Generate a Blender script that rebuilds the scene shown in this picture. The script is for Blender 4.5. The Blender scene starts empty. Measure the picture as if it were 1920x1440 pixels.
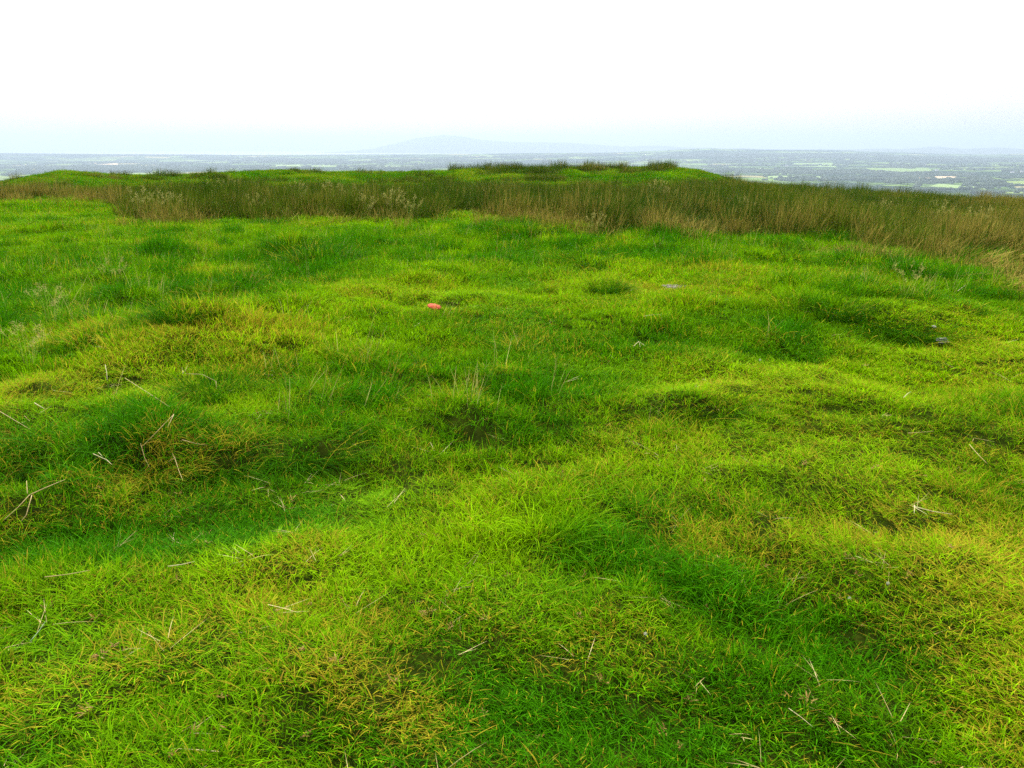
import bpy, math, random
import numpy as np
from mathutils import Vector

R = math.radians
scene = bpy.context.scene
# ------------------------------------------------------------------ camera
F = 1493.0            # focal length in pixels of the 1920 px wide photograph
PITCH = R(16.7)
EYE = 1.6
SUN_EL, SUN_AZ = R(42), R(-18)      # azimuth measured from +Y towards +X
cam_d = bpy.data.cameras.new('camera')
cam_d.sensor_width = 36.0
cam_d.lens = 36.0 * F / 1920.0
cam_d.clip_start = 0.05
cam_d.clip_end = 90000
cam = bpy.data.objects.new('camera', cam_d)
scene.collection.objects.link(cam)
cam.location = (0, 0, EYE)
cam.rotation_euler = (math.pi / 2 - PITCH, 0, 0)
scene.camera = cam
scene.view_settings.view_transform = 'Standard'
scene.view_settings.look = 'None'
scene.view_settings.gamma = 1.0
scene.view_settings.exposure = 1.93
scene.view_settings.use_curve_mapping = False
cy = scene.cycles
cy.max_bounces = 5
cy.diffuse_bounces = 1
cy.glossy_bounces = 2
cy.transmission_bounces = 2
cy.transparent_max_bounces = 4
cy.volume_bounces = 0
cy.use_adaptive_sampling = True
cy.adaptive_threshold = 0.012
cy.use_denoising = False
scene.render.filter_size = 1.15
cy.denoiser = 'OPENIMAGEDENOISE'
cy.denoising_input_passes = 'RGB_ALBEDO_NORMAL'
cy.denoising_prefilter = 'ACCURATE'
# ------------------------------------------------------------------ sky
world = bpy.data.worlds.new('World')
scene.world = world
world.use_nodes = True
wn, wl = world.node_tree.nodes, world.node_tree.links
wn.clear()
wo = wn.new('ShaderNodeOutputWorld')
bg = wn.new('ShaderNodeBackground'); bg.inputs['Strength'].default_value = 0.1
sky = wn.new('ShaderNodeTexSky'); sky.sky_type = 'NISHITA'; sky.sun_disc = False
sky.sun_elevation = SUN_EL; sky.sun_rotation = SUN_AZ
sky.altitude = 200; sky.dust_density = 3
tc = wn.new('ShaderNodeTexCoord')
mp = wn.new('ShaderNodeMapping'); mp.inputs['Scale'].default_value = (1.0, 1.0, 4.5)
nz = wn.new('ShaderNodeTexNoise'); nz.inputs['Scale'].default_value = 1.6
nz.inputs['Detail'].default_value = 5; nz.inputs['Roughness'].default_value = 0.5
wl.new(tc.outputs['Generated'], mp.inputs[0]); wl.new(mp.outputs[0], nz.inputs['Vector'])
sx = wn.new('ShaderNodeSeparateXYZ'); wl.new(tc.outputs['Generated'], sx.inputs[0])
el = wn.new('ShaderNodeMapRange'); el.inputs['From Min'].default_value = 0.0; el.inputs['From Max'].default_value = 0.6
el.inputs['To Min'].default_value = 2.7; el.inputs['To Max'].default_value = 5.8
wl.new(sx.outputs['Z'], el.inputs['Value'])
cn = wn.new('ShaderNodeMapRange'); cn.inputs['From Min'].default_value = 0.3; cn.inputs['From Max'].default_value = 0.7
cn.inputs['To Min'].default_value = 0.74; cn.inputs['To Max'].default_value = 1.2
wl.new(nz.outputs['Fac'], cn.inputs['Value'])
mu = wn.new('ShaderNodeMath'); mu.operation = 'MULTIPLY'
wl.new(el.outputs[0], mu.inputs[0]); wl.new(cn.outputs[0], mu.inputs[1])
cc = wn.new('ShaderNodeVectorMath'); cc.operation = 'SCALE'; cc.inputs[0].default_value = (1.0, .985, 1.0)
wl.new(mu.outputs[0], cc.inputs['Scale'])
mx = wn.new('ShaderNodeMix'); mx.data_type = 'RGBA'; mx.inputs['Factor'].default_value = 0.9
wl.new(sky.outputs[0], mx.inputs['A']); wl.new(cc.outputs[0], mx.inputs['B'])
wl.new(mx.outputs['Result'], bg.inputs['Color']); wl.new(bg.outputs[0], wo.inputs['Surface'])
# ------------------------------------------------------------------ sun behind thin cloud
sd = bpy.data.lights.new('sun', 'SUN'); sd.energy = 1.5; sd.angle = R(10); sd.color = (1.0, 0.95, 0.86)
sun = bpy.data.objects.new('sun', sd); scene.collection.objects.link(sun)
sdir = Vector((math.sin(SUN_AZ) * math.cos(SUN_EL), math.cos(SUN_AZ) * math.cos(SUN_EL), math.sin(SUN_EL)))
sun.rotation_euler = sdir.to_track_quat('Z', 'Y').to_euler()
# ------------------------------------------------------------------ helpers: noise and projection
def _hash(ix, iy, seed):
    h = (ix.astype(np.int64) * 374761393 + iy.astype(np.int64) * 668265263 + seed * 974711) & 0xffffffff
    h = ((h ^ (h >> 13)) * 1274126177) & 0xffffffff
    return ((h ^ (h >> 16)) & 0xffff) / 32767.5 - 1.0
def vn(x, y, size, seed=0):
    x = np.asarray(x, float) / size; y = np.asarray(y, float) / size
    ix = np.floor(x); iy = np.floor(y); fx = x - ix; fy = y - iy
    fx = fx * fx * fx * (fx * (fx * 6 - 15) + 10); fy = fy * fy * fy * (fy * (fy * 6 - 15) + 10)
    a = _hash(ix, iy, seed); b = _hash(ix + 1, iy, seed); c = _hash(ix, iy + 1, seed); d = _hash(ix + 1, iy + 1, seed)
    return (a + (b - a) * fx) * (1 - fy) + (c + (d - c) * fx) * fy
def sst(a, b, x):
    t = np.clip((x - a) / (b - a), 0, 1); return t * t * (3 - 2 * t)
cP, sP = math.cos(PITCH), math.sin(PITCH)
def ray(px, py):
    v = (720 - py) / F
    return np.array([(px - 960) / F, cP + sP * v, -sP + cP * v])
def flat(px, py):
    d = ray(px, py); t = EYE / -d[2]; return d[0] * t, d[1] * t
def s_of(px, py):
    d = ray(px, py); return d[0] / d[1]
def elev_z(px, py, Y):          # height seen at this pixel row at forward distance Y
    d = ray(px, py); return EYE + d[2] / d[1] * Y
def capsule(x, y, a, b, r):
    ax, ay = a; bx, by = b; dx, dy = bx - ax, by - ay
    t = np.clip(((x - ax) * dx + (y - ay) * dy) / (dx * dx + dy * dy + 1e-9), 0, 1)
    return np.exp(-((x - ax - t * dx) ** 2 + (y - ay - t * dy) ** 2) / (r * r))
# ------------------------------------------------------------------ shape of the hilltop
CREST = 50.0
crest_px = [(-400, 372), (-100, 350), (0, 344), (60, 334), (120, 324), (180, 327), (250, 331), (320, 331), (430, 326), (560, 322),
            (640, 326), (760, 325), (860, 322), (1000, 318), (1100, 316), (1200, 317), (1260, 314), (1310, 321), (1345, 333),
            (1400, 350), (1500, 358), (1600, 364), (1700, 371), (1800, 378), (1920, 386), (2300, 410)]
crest_s = np.array([s_of(*p) for p in crest_px])
crest_z = np.array([elev_z(p[0], p[1] + 2, CREST) for p in crest_px])
BUMPS = [((60, 830), (560, 790), .42, .04), ((0, 1000), (480, 950), .30, -.10), ((450, 1060), (1050, 960), .28, .02),
         ((1150, 1060), (1620, 1190), .24, -.06), ((-100, 800), (400, 640), .40, .09), ((400, 630), (760, 530), .6, .10),
         ((-200, 560), (350, 520), 2.4, -.12), ((1480, 560), (1690, 590), .55, .11), ((1380, 650), (1750, 680), .45, -.06),
         ((1400, 740), (1920, 790), .4, .07), ((1250, 760), (1370, 790), .25, .05), ((700, 880), (1000, 830), .35, -.05),
         ((850, 600), (1250, 590), 1.2, .08), ((1300, 880), (1600, 900), .25, .05), ((850, 1320), (1250, 1390), .2, -.04),
         ((0, 1350), (450, 1200), .25, .03), ((1000, 430), (1250, 440), 1.5, .1), ((600, 1280), (800, 1330), .15, .03)]
BUMPS = [(flat(*a), flat(*b), r, h) for a, b, r, h in BUMPS]
front_px = [(-400, 385), (0, 386), (120, 384), (215, 392), (235, 418), (430, 414), (600, 419), (760, 420), (860, 416), (1000, 434),
            (1130, 450), (1280, 455), (1450, 464), (1600, 470), (1700, 486), (1800, 500), (1900, 530), (2100, 600), (2400, 700)]
fr = [flat(*p) for p in front_px]
front_s = np.array([p[0] / p[1] for p in fr]); front_Y = np.array([p[1] for p in fr])
def front(s): return np.interp(s, front_s, front_Y)
back_s = np.array([s_of(p, 345) for p in (-400, 0, 200, 700, 1200, 1330, 1450, 2400)])
back_Y = np.array([32, 32, 32.5, 33, 34, 37, 45, 48.])
def back(s): return np.interp(s, back_s, back_Y)
HOLES = []
def hill(x, y):
    x = np.asarray(x, float); y = np.asarray(y, float)
    r = np.hypot(x, y); s = x / np.maximum(y, 1.0)
    z = .032 * vn(x, y, 1.3, 1) + .05 * vn(x, y, 3.7, 2) + .034 * vn(x, y, .55, 3) + .024 * vn(x, y, .22, 4)
    z *= sst(0.3, 1.5, r)
    for hx, hy, hr, hd in HOLES: z = z + hd * np.exp(-((x - hx) ** 2 + (y - hy) ** 2) / (hr * hr))
    for a, b, rad, h in BUMPS: z = z + h * capsule(x, y, a, b, rad)
    yf = front(s)
    low = -.28 * sst(yf + 1.0, yf + 8, y) - .62 * sst(.22, .62, s) * sst(9, 30, y)
    z = z * (1 - .5 * sst(yf, yf + 3, y)) + low
    zc = np.interp(s, crest_s, crest_z)
    k = sst(33, CREST - 1.0, y)
    mounds = .24 * vn(x, y, 2.6, 7) + .14 * vn(x, y, 1.1, 8)
    z = z * (1 - k) + (zc + mounds * (1 - .75 * sst(45, CREST, y))) * k + mounds * .5 * k * (1 - k)
    z = z - .012 * np.maximum(y - CREST, 0) ** 1.5 * (y < 62) - (y >= 62) * (.5 + .22 * (y - 62))
    # the other sides of the hilltop
    side = sst(1.1, 1.7, np.abs(s)) * (y > 1) + (y <= 1)
    z = z * (1 - side) + side * (.05 * vn(x, y, 1.3, 1) - .0 - .0006 * np.maximum(r - 15, 0) ** 2 * (r < 200) - (r >= 200) * (20.5 + .22 * (r - 200)))
    return z
# ------------------------------------------------------------------ shape of the valley and hills
VB = -180.0
vs_px = [(-600, 286), (0, 287), (200, 289), (430, 291), (640, 290), (800, 289), (1000, 287), (1150, 286), (1240, 282), (1280, 280), (1330, 278), (1400, 280),
         (1500, 281), (1560, 281), (1620, 284), (1700, 286), (1750, 288), (1850, 290), (1920, 288), (2500, 284)]
vs_s = np.array([s_of(*p) for p in vs_px]); vs_z = np.array([elev_z(p[0], p[1], 13000.) for p in vs_px])
def valley(x, y):
    x = np.asarray(x, float); y = np.asarray(y, float)
    s = x / np.maximum(y, 1.0)
    zz = np.interp(s, vs_s, vs_z)
    start = np.interp(s, [-.2, .2, .7], [9500, 7500, 6500])
    k = np.clip((y - start) / (13000 - start), 0, 1)
    k = k * k * (1.6 - .6 * k) * (1 - sst(13000, 15500, y))
    rough = 9 * vn(x, y, 900, 21) + 14 * vn(x, y, 2100, 22)
    z = VB + (zz - VB) * k + rough * sst(1200, 3000, y) * (1 - sst(10500, 12500, y))
    return np.maximum(z, VB - 24)
def ground(x, y):
    x = np.asarray(x, float); y = np.asarray(y, float)
    hz = hill(x, y); r = np.hypot(x, y)
    v = np.where(y > 500, valley(x, y), VB)
    return np.where(r < 60, hz, np.maximum(hz, v))
TS = np.concatenate([np.geomspace(.8, 70, 5000), np.geomspace(71, 20000, 3000)])
def at(px, py):                 # where the line of sight through a pixel meets the modelled ground
    d = ray(px, py); n = d / d[1]
    x, y, z = n[0] * TS, TS, EYE + n[2] * TS
    g = ground(x, y); hit = np.nonzero(z < g)[0]
    i = hit[0] if len(hit) else len(TS) - 1
    return float(x[i]), float(y[i]), float(g[i])
tus_list = [
    (425, 556, 115, 0, 'dark green tussock at the foot of the ridge left of centre'), (345, 596, 130, 1, 'broad upright tussock with dead straw at its foot on the left'),
    (25, 538, 90, 0, 'dark tussock at the left edge nearest the rushes'), (225, 543, 100, 0, 'tussock with pale stems in the rough grass on the left'),
    (160, 657, 130, 0, 'dark hollow tussock left beside the yellow ridge'), (5, 645, 90, 0, 'dark green tussock cut by the left edge'),
    (60, 738, 90, 3, 'half dead brown tussock left on the yellow ridge'), (545, 478, 110, 1, 'tall pale green tussock behind the ridge'),
    (600, 500, 130, 1, 'wide spreading tussock right of the tall pale green one'), (930, 516, 80, 0, 'small dark tussock near the middle of the turf'),
    (1105, 500, 120, 0, 'big dark tussock with bent pale blades centre right'), (1440, 492, 130, 0, 'dark tussock with long white blades below the rushes'),
    (1575, 500, 70, 0, 'round low tussock right of the white bladed one'), (1560, 590, 130, 1, 'left end tussock of the long dark bank on the right'),
    (1630, 606, 160, 0, 'middle tussock of the long dark bank on the right'), (1695, 626, 150, 0, 'darkest tussock at the right end of the long bank'),
    (1805, 583, 60, 0, 'small very dark tussock near a pale straw on the right'), (1905, 594, 70, 0, 'dark tussock cut by the right edge'),
    (600, 612, 60, 0, 'small tussock on the crest of the ridge'), (815, 642, 80, 0, 'short tussock in front of the red cap'),
    (795, 568, 90, 0, 'dark tussock just behind the red cap'), (1330, 775, 150, 2, 'windswept dark tussock flowing right in the middle distance'),
    (590, 850, 160, 2, 'long bladed tussock combed right at the end of the near bank'), (400, 745, 150, 1, 'upright fresh tussock above the dry patch on the near bank'),
    (975, 440, 90, 1, 'green tussock against the foot of the rushes in the centre'), (810, 460, 50, 0, 'small dark tussock below the rushes left of centre'),
    (490, 447, 60, 0, 'low dark tussock close below the rushes on the left'), (1140, 545, 80, 1, 'upright tussock standing on the short turf centre right'),
    (300, 880, 130, 3, 'dark matted tussock on the near bank among fallen straws'), (430, 870, 150, 2, 'dark green tussock hanging over the near bank'),
    (90, 870, 170, 2, 'big rough tussock at the left end of the near bank'), (1150, 975, 150, 2, 'low dark tussock in the hollow in the centre foreground'),
    (1640, 560, 90, 1, 'pale green long grass tussock behind the dark bank'), (1700, 530, 110, 1, 'soft green tussock below the windswept rushes'),
    (1250, 480, 90, 2, 'low flowing tussock below the rushes right of centre'), (1560, 455, 90, 1, 'green tussock overgrown by straw coloured rushes'),
    (940, 348, 34, 0, 'dark lone tussock on the sunny far bank'), (725, 341, 30, 0, 'left dark tussock on the far bank'), (1190, 335, 30, 0, 'dark tussock on the right part of the far bank'),
    (130, 440, 70, 0, 'low green tussock at the left in front of the rushes'), (1730, 495, 80, 1, 'fresh tussock where rushes meet the turf on the right'),
    (20, 990, 160, 2, 'shaded tussock hanging over the hollow at the left edge'), (700, 470, 70, 1, 'soft tussock in the rough grass left of centre'), (1290, 505, 80, 2, 'dark low tussock above the bare grey patch')]
H_ = []
for px, py, wpx, kind, lb in tus_list:      # hump under each tussock, hollow added on its near side to look shaded
    hx, hy, _z = at(px, py); w_ = wpx * math.hypot(hy, EYE) / F
    if hy < 22:
        H_.append((hx, hy + .25 * w_, .45 * w_, .10 * min(w_, .7))); H_.append((hx + .05 * w_, hy - .22 * w_, .32 * w_, -.17 * min(w_, .6)))
rh = np.random.default_rng(11)
for _ in range(90):                        # random small hollows with humps, added for dark shading in the rough grass
    hy = rh.uniform(3.5, 16); hx = rh.uniform(-.75, .7) * hy
    if hx > .1 * hy and rh.uniform() < .5: hx = -hx
    w_ = rh.uniform(.08, .20) * (1 + hy / 18); H_.append((hx, hy, w_ * .7, -.22 * w_)); H_.append((hx + .3 * w_, hy + 1.2 * w_, w_ * 1.1, .32 * w_))
HOLES += H_
# ------------------------------------------------------------------ object helpers
C = scene.collection
def newmesh(name, V, Fc, attrs=None, smooth=True):
    me = bpy.data.meshes.new(name)
    V = np.asarray(V, np.float32)
    if isinstance(Fc, np.ndarray):
        n, k = Fc.shape
        me.vertices.add(len(V)); me.vertices.foreach_set('co', V.ravel())
        me.loops.add(n * k); me.loops.foreach_set('vertex_index', Fc.ravel().astype(np.int32))
        me.polygons.add(n); me.polygons.foreach_set('loop_start', np.arange(0, n * k, k, dtype=np.int32))
        me.update(calc_edges=True)
    else:
        me.from_pydata(V.tolist(), [], Fc)
    if smooth: me.polygons.foreach_set('use_smooth', np.ones(len(me.polygons), bool))
    for nm, arr in (attrs or {}).items():
        at_ = me.attributes.new(nm, 'FLOAT', 'POINT'); at_.data.foreach_set('value', np.asarray(arr, np.float32))
    me.validate(); me.update()
    return me
def link(name, me, mat, parent=None, label=None, cat=None, group=None, kind=None, loc=None, rot=None, scl=None):
    o = bpy.data.objects.new(name, me); C.objects.link(o)
    if me is not None and mat is not None and len(me.materials) == 0: me.materials.append(mat)
    if parent: o.parent = parent
    for k, v in (('label', label), ('category', cat), ('group', group), ('kind', kind)):
        if v: o[k] = v
    if loc is not None: o.location = loc
    if rot is not None: o.rotation_euler = rot
    if scl is not None: o.scale = scl
    return o
class NT:
    def __init__(s, name):
        s.m = bpy.data.materials.new(name); s.m.use_nodes = True
        s.n, s.l = s.m.node_tree.nodes, s.m.node_tree.links; s.n.clear()
        s.out = s.n.new('ShaderNodeOutputMaterial')
    def new(s, t, **k):
        x = s.n.new(t)
        for a, b in k.items(): setattr(x, a, b)
        return x
    def put(s, sock, v):
        if isinstance(v, bpy.types.NodeSocket): s.l.new(v, sock)
        elif v is not None: sock.default_value = v if not (isinstance(v, tuple) and len(v) == 3 and sock.type == 'RGBA') else (*v, 1)
    def math(s, op, a, b=None, c=None, clamp=False):
        x = s.new('ShaderNodeMath', operation=op, use_clamp=clamp); s.put(x.inputs[0], a); s.put(x.inputs[1], b)
        if c is not None: s.put(x.inputs[2], c)
        return x.outputs[0]
    def mix(s, f, a, b, mode='MIX'):
        x = s.new('ShaderNodeMix', data_type='RGBA', blend_type=mode); s.put(x.inputs['Factor'], f); s.put(x.inputs['A'], a); s.put(x.inputs['B'], b)
        return x.outputs['Result']
    def scale(s, v, f):
        x = s.new('ShaderNodeVectorMath', operation='SCALE'); s.put(x.inputs[0], v); s.put(x.inputs['Scale'], f); return x.outputs[0]
    def attr(s, name, typ='GEOMETRY'):
        return s.new('ShaderNodeAttribute', attribute_name=name, attribute_type=typ).outputs['Fac']
    def noise(s, vec, scale, detail=4, rough=.5):
        x = s.new('ShaderNodeTexNoise'); s.put(x.inputs['Vector'], vec); x.inputs['Scale'].default_value = scale
        x.inputs['Detail'].default_value = detail; x.inputs['Roughness'].default_value = rough; return x.outputs['Fac']
    def ramp(s, f, stops, interp='LINEAR'):
        x = s.new('ShaderNodeValToRGB'); x.color_ramp.interpolation = interp; e = x.color_ramp.elements
        while len(e) < len(stops): e.new(.5)
        for i, (p, c) in enumerate(stops): e[i].position = p; e[i].color = (*c, 1)
        s.put(x.inputs[0], f); return x.outputs[0]
    def pos(s): return s.new('ShaderNodeNewGeometry').outputs['Position']
    def surface(s, sock): s.l.new(sock, s.out.inputs['Surface'])
# ------------------------------------------------------------------ materials
def blade_material(name, yellow, green, straw, brown, dry=None, lush=None, trans=.36, rough=.6, spec=.04, deadk=.75):
    t = NT(name)
    inst = dry is None
    d = t.attr('gdry', 'INSTANCER') if inst else dry
    l = t.attr('glush', 'INSTANCER') if inst else lush
    br = t.attr('brand'); bt = t.attr('bt')
    rnd = t.new('ShaderNodeObjectInfo').outputs['Random']
    br2 = t.math('FRACT', t.math('MULTIPLY', br, 7.31))
    lu = t.math('ADD', l, t.math('MULTIPLY', t.math('SUBTRACT', br2, .5), .55), clamp=True)
    live = t.mix(lu, yellow, green)
    br3 = t.math('FRACT', t.math('MULTIPLY', br, 23.7))
    gain = t.math('ADD', .22, t.math('ADD', t.math('MULTIPLY', br3, 1.2), t.math('MULTIPLY', rnd, .32)))
    live = t.scale(live, gain)
    br4 = t.math('FRACT', t.math('MULTIPLY', br, 51.3))
    dead = t.scale(t.mix(t.math('POWER', br4, 1.5), straw, brown), t.math('ADD', .75, t.math('MULTIPLY', br3, .5)))
    thr = t.math('MULTIPLY', d, deadk)
    isdead = t.math('LESS_THAN', br, thr)
    tip = t.math('MULTIPLY', t.math('GREATER_THAN', bt, .62), t.math('LESS_THAN', br2, t.math('MULTIPLY', d, .7)))
    col = t.mix(t.math('MAXIMUM', isdead, tip), live, dead)
    p = t.new('ShaderNodeBsdfPrincipled'); t.put(p.inputs['Base Color'], col)
    p.inputs['Roughness'].default_value = rough; p.inputs['Specular IOR Level'].default_value = spec; p.inputs['IOR'].default_value = 1.25
    tr = t.new('ShaderNodeBsdfTranslucent'); t.put(tr.inputs['Color'], col)
    ms = t.new('ShaderNodeMixShader'); ms.inputs[0].default_value = trans
    t.l.new(p.outputs[0], ms.inputs[1]); t.l.new(tr.outputs[0], ms.inputs[2]); t.surface(ms.outputs[0])
    return t.m
GY, GG, GS, GB = (.225, .42, .0010), (.042, .18, .0008), (.43, .39, .018), (.24, .16, .018)
M_grass = blade_material('grass_blades', GY, GG, GS, GB)
M_tuss = blade_material('tussock_blades', (.085, .21, .0010), (.020, .105, .0008), GS, GB, dry=.07, lush=.8, spec=.02)  # darker than the turf blades, standing in for shade inside the tussocks
M_tussdry = blade_material('dry_tussock_blades', GY, (.05, .18, .01), GS, GB, dry=.62, lush=.5)
RY, RG, RS, RB = (.12, .17, .006), (.028, .080, .004), (.36, .29, .055), (.12, .08, .012)
M_rush = blade_material('rush_stems', RY, RG, RS, RB, trans=.15, deadk=.9, spec=.04)
M_rush1 = blade_material('rush_clump_stems', RY, (.05, .10, .018), RS, RB, dry=.1, lush=.85, trans=.15)
M_strawm = blade_material('flattened_rush_stems', RY, RG, (.42, .29, .12), (.22, .12, .05), dry=1.1, lush=.6, trans=.15)
M_seed = blade_material('seeding_grass_stems', (.34, .38, .07), (.2, .28, .04), (.42, .40, .12), (.30, .26, .07), dry=.9, lush=.4, trans=.3)
def simple(name, col, col2=None, scale=20., rough=.7, trans=0., bump=0.):
    t = NT(name); tcd = t.new('ShaderNodeTexCoord').outputs['Object']
    f = t.noise(tcd, scale, 5, .6)
    f2 = t.ramp(f, [(.35, (0, 0, 0)), (.65, (1, 1, 1))])
    c = t.mix(f2, col, col2 or tuple(v * .6 for v in col))
    p = t.new('ShaderNodeBsdfPrincipled'); t.put(p.inputs['Base Color'], c); p.inputs['Roughness'].default_value = rough
    if bump:
        b = t.new('ShaderNodeBump'); b.inputs['Strength'].default_value = bump; b.inputs['Distance'].default_value = .01
        t.l.new(f, b.inputs['Height']); t.l.new(b.outputs[0], p.inputs['Normal'])
    if trans:
        tr = t.new('ShaderNodeBsdfTranslucent'); t.put(tr.inputs['Color'], c)
        ms = t.new('ShaderNodeMixShader'); ms.inputs[0].default_value = trans
        t.l.new(p.outputs[0], ms.inputs[1]); t.l.new(tr.outputs[0], ms.inputs[2]); t.surface(ms.outputs[0])
    else: t.surface(p.outputs[0])
    return t.m
M_straw = simple('dry_straw', (.46, .36, .12), (.30, .21, .06), 60, .6)
M_palestraw = simple('bleached_straw', (.55, .50, .26), (.38, .32, .13), 60, .6)
M_stone = simple('grey_weathered_stone', (.17, .175, .15), (.05, .055, .045), 60, .85, bump=.6)
M_red = simple('coral_red_cap', (.62, .12, .06), (.48, .07, .03), 35, .95, bump=.3)
M_petal = simple('white_petals', (.6, .6, .5), (.42, .44, .30), 90, .6, trans=.3)
M_stalk = simple('green_stalk', (.08, .18, .02), (.05, .12, .015), 90, .5)
M_leaf = simple('dead_leaf', (.24, .13, .02), (.36, .22, .04), 25, .7, trans=.2)
M_leafstraw = simple('thin_dry_stems', (.50, .42, .14), (.34, .25, .07), 25, .6)
M_ash = simple('grey_bare_soil', (.17, .14, .10), (.06, .05, .035), 70, .95, bump=.8)
M_twig = simple('grey_dead_stems', (.5, .46, .42), (.3, .26, .22), 60, .9)
M_white = simple('white_render_wall', (.8, .8, .78), (.7, .7, .68), .2, .8)
M_roof = simple('grey_slate_roof', (.16, .17, .19), (.11, .11, .13), .3, .7)
M_bark = simple('tree_bark', (.12, .09, .06), (.07, .05, .035), 1.5, .9)
M_crown = simple('tree_leaves', (.045, .085, .02), (.02, .045, .012), .35, .8)
# ground under the grass
t = NT('hilltop_turf'); P = t.pos()
c = t.ramp(t.noise(P, 9., 6, .65), [(.3, (.012, .018, .003)), (.5, (.020, .032, .003)), (.7, (.04, .055, .005))])
far = t.ramp(t.noise(P, .9, 6, .6), [(.3, (.03, .08, .008)), (.7, (.06, .12, .012))])
ln = t.new('ShaderNodeVectorMath', operation='LENGTH'); t.put(ln.inputs[0], P)
mr = t.new('ShaderNodeMapRange'); mr.inputs['From Min'].default_value = 20; mr.inputs['From Max'].default_value = 40; t.put(mr.inputs['Value'], ln.outputs['Value'])
c = t.mix(mr.outputs[0], c, far)
p = t.new('ShaderNodeBsdfPrincipled'); t.put(p.inputs['Base Color'], c); p.inputs['Roughness'].default_value = 1; p.inputs['Specular IOR Level'].default_value = 0
t.surface(p.outputs[0]); M_turf = t.m
# valley fields
t = NT('valley_farmland'); P = t.pos()
nm_ = t.new('ShaderNodeTexNoise'); t.put(nm_.inputs['Vector'], P); nm_.inputs['Scale'].default_value = .0012; nm_.inputs['Detail'].default_value = 2
ws = t.new('ShaderNodeVectorMath', operation='MULTIPLY_ADD'); t.put(ws.inputs[0], nm_.outputs['Color']); ws.inputs[1].default_value = (500, 500, 0); t.put(ws.inputs[2], P)
fl = t.new('ShaderNodeVectorMath', operation='MULTIPLY'); t.put(fl.inputs[0], ws.outputs[0]); fl.inputs[1].default_value = (1, .62, 0)
vo = t.new('ShaderNodeTexVoronoi', feature='F1'); t.put(vo.inputs['Vector'], fl.outputs[0]); vo.inputs['Scale'].default_value = .0034
ve = t.new('ShaderNodeTexVoronoi', feature='DISTANCE_TO_EDGE'); t.put(ve.inputs['Vector'], fl.outputs[0]); ve.inputs['Scale'].default_value = .0034
sc_ = t.new('ShaderNodeSeparateColor'); t.put(sc_.inputs[0], vo.outputs['Color'])
fc = t.ramp(sc_.outputs[0], [(0, (.10, .17, .03)), (.3, (.17, .27, .05)), (.5, (.09, .15, .035)), (.65, (.22, .30, .07)), (.8, (.14, .2, .045)), (.93, (.33, .30, .12)), (1, (.2, .28, .06))], 'CONSTANT')
hedge = t.ramp(ve.outputs['Distance'], [(.0, (1, 1, 1)), (.035, (1, 1, 1)), (.06, (0, 0, 0))])
wood = t.ramp(t.noise(P, .00085, 5, .6), [(.49, (0, 0, 0)), (.52, (1, 1, 1))])
dark = (.022, .045, .018)
c = t.mix(hedge, fc, dark); c = t.mix(wood, c, dark)
c = t.mix(t.noise(P, .02, 3), c, t.scale(c, .75))
p = t.new('ShaderNodeBsdfPrincipled'); t.put(p.inputs['Base Color'], c); p.inputs['Roughness'].default_value = 1; p.inputs['Specular IOR Level'].default_value = 0
t.surface(p.outputs[0]); M_valley = t.m
def plain(name, c, c2, sc):
    t = NT(name); col = t.mix(t.noise(t.pos(), sc, 5), c, c2)
    p = t.new('ShaderNodeBsdfPrincipled'); t.put(p.inputs['Base Color'], col); p.inputs['Roughness'].default_value = .95; p.inputs['Specular IOR Level'].default_value = .1
    t.surface(p.outputs[0]); return t.m
M_hills = plain('moorland', (.07, .10, .045), (.12, .13, .06), .0008)
M_fstraw = plain('ripe_cereal_field', (.62, .47, .27), (.52, .40, .23), .01)
M_fpale = plain('mown_pasture', (.24, .34, .10), (.19, .29, .08), .01)
M_fgreen = plain('grazed_pasture', (.18, .28, .06), (.14, .22, .05), .008)
t = NT('sea_water'); p = t.new('ShaderNodeBsdfPrincipled'); t.put(p.inputs['Base Color'], (.10, .14, .16)); p.inputs['Roughness'].default_value = .25
t.surface(p.outputs[0]); M_sea = t.m
# ------------------------------------------------------------------ ground sheets
def polar_sheet(name, radii, az, fn, mat, label, cat):
    A, RR = np.meshgrid(az, radii)
    X = np.sin(A) * RR; Y = np.cos(A) * RR; Z = fn(X, Y)
    nr, na = A.shape
    V = np.stack([X.ravel(), Y.ravel(), Z.ravel()], 1)
    i, j = np.meshgrid(np.arange(nr - 1), np.arange(na - 1), indexing='ij'); i = i.ravel(); j = j.ravel()
    Q = np.stack([i * na + j, i * na + j + 1, (i + 1) * na + j + 1, (i + 1) * na + j], 1)[:, ::-1]
    return link(name, newmesh(name, V, Q), mat, label=label, cat=cat, kind='structure')
azi = np.concatenate([np.linspace(-math.pi, -.85, 60)[:-1], np.linspace(-.85, .85, 420), np.linspace(.85, math.pi, 60)[1:]])
polar_sheet('hilltop_ground', np.concatenate([[0.01], np.geomspace(.5, 48, 330), np.geomspace(48.3, 900, 110)]), azi, ground, M_turf,
            'grassy hilltop ground with low humps and hollows', 'ground')
azv = np.concatenate([np.linspace(-math.pi, -.8, 40)[:-1], np.linspace(-.8, .8, 300), np.linspace(.8, math.pi, 40)[1:]])
polar_sheet('valley_floor', np.geomspace(880, 16800, 170), azv, lambda x, y: ground(x, y) - .3, M_valley,
            'hazy lowland of fields and woods beyond the hilltop', 'valley')
A = np.linspace(-math.pi, math.pi, 97)
V = [(math.sin(a) * r, math.cos(a) * r, VB - 20) for a in A for r in (14000, 32000)]
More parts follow.
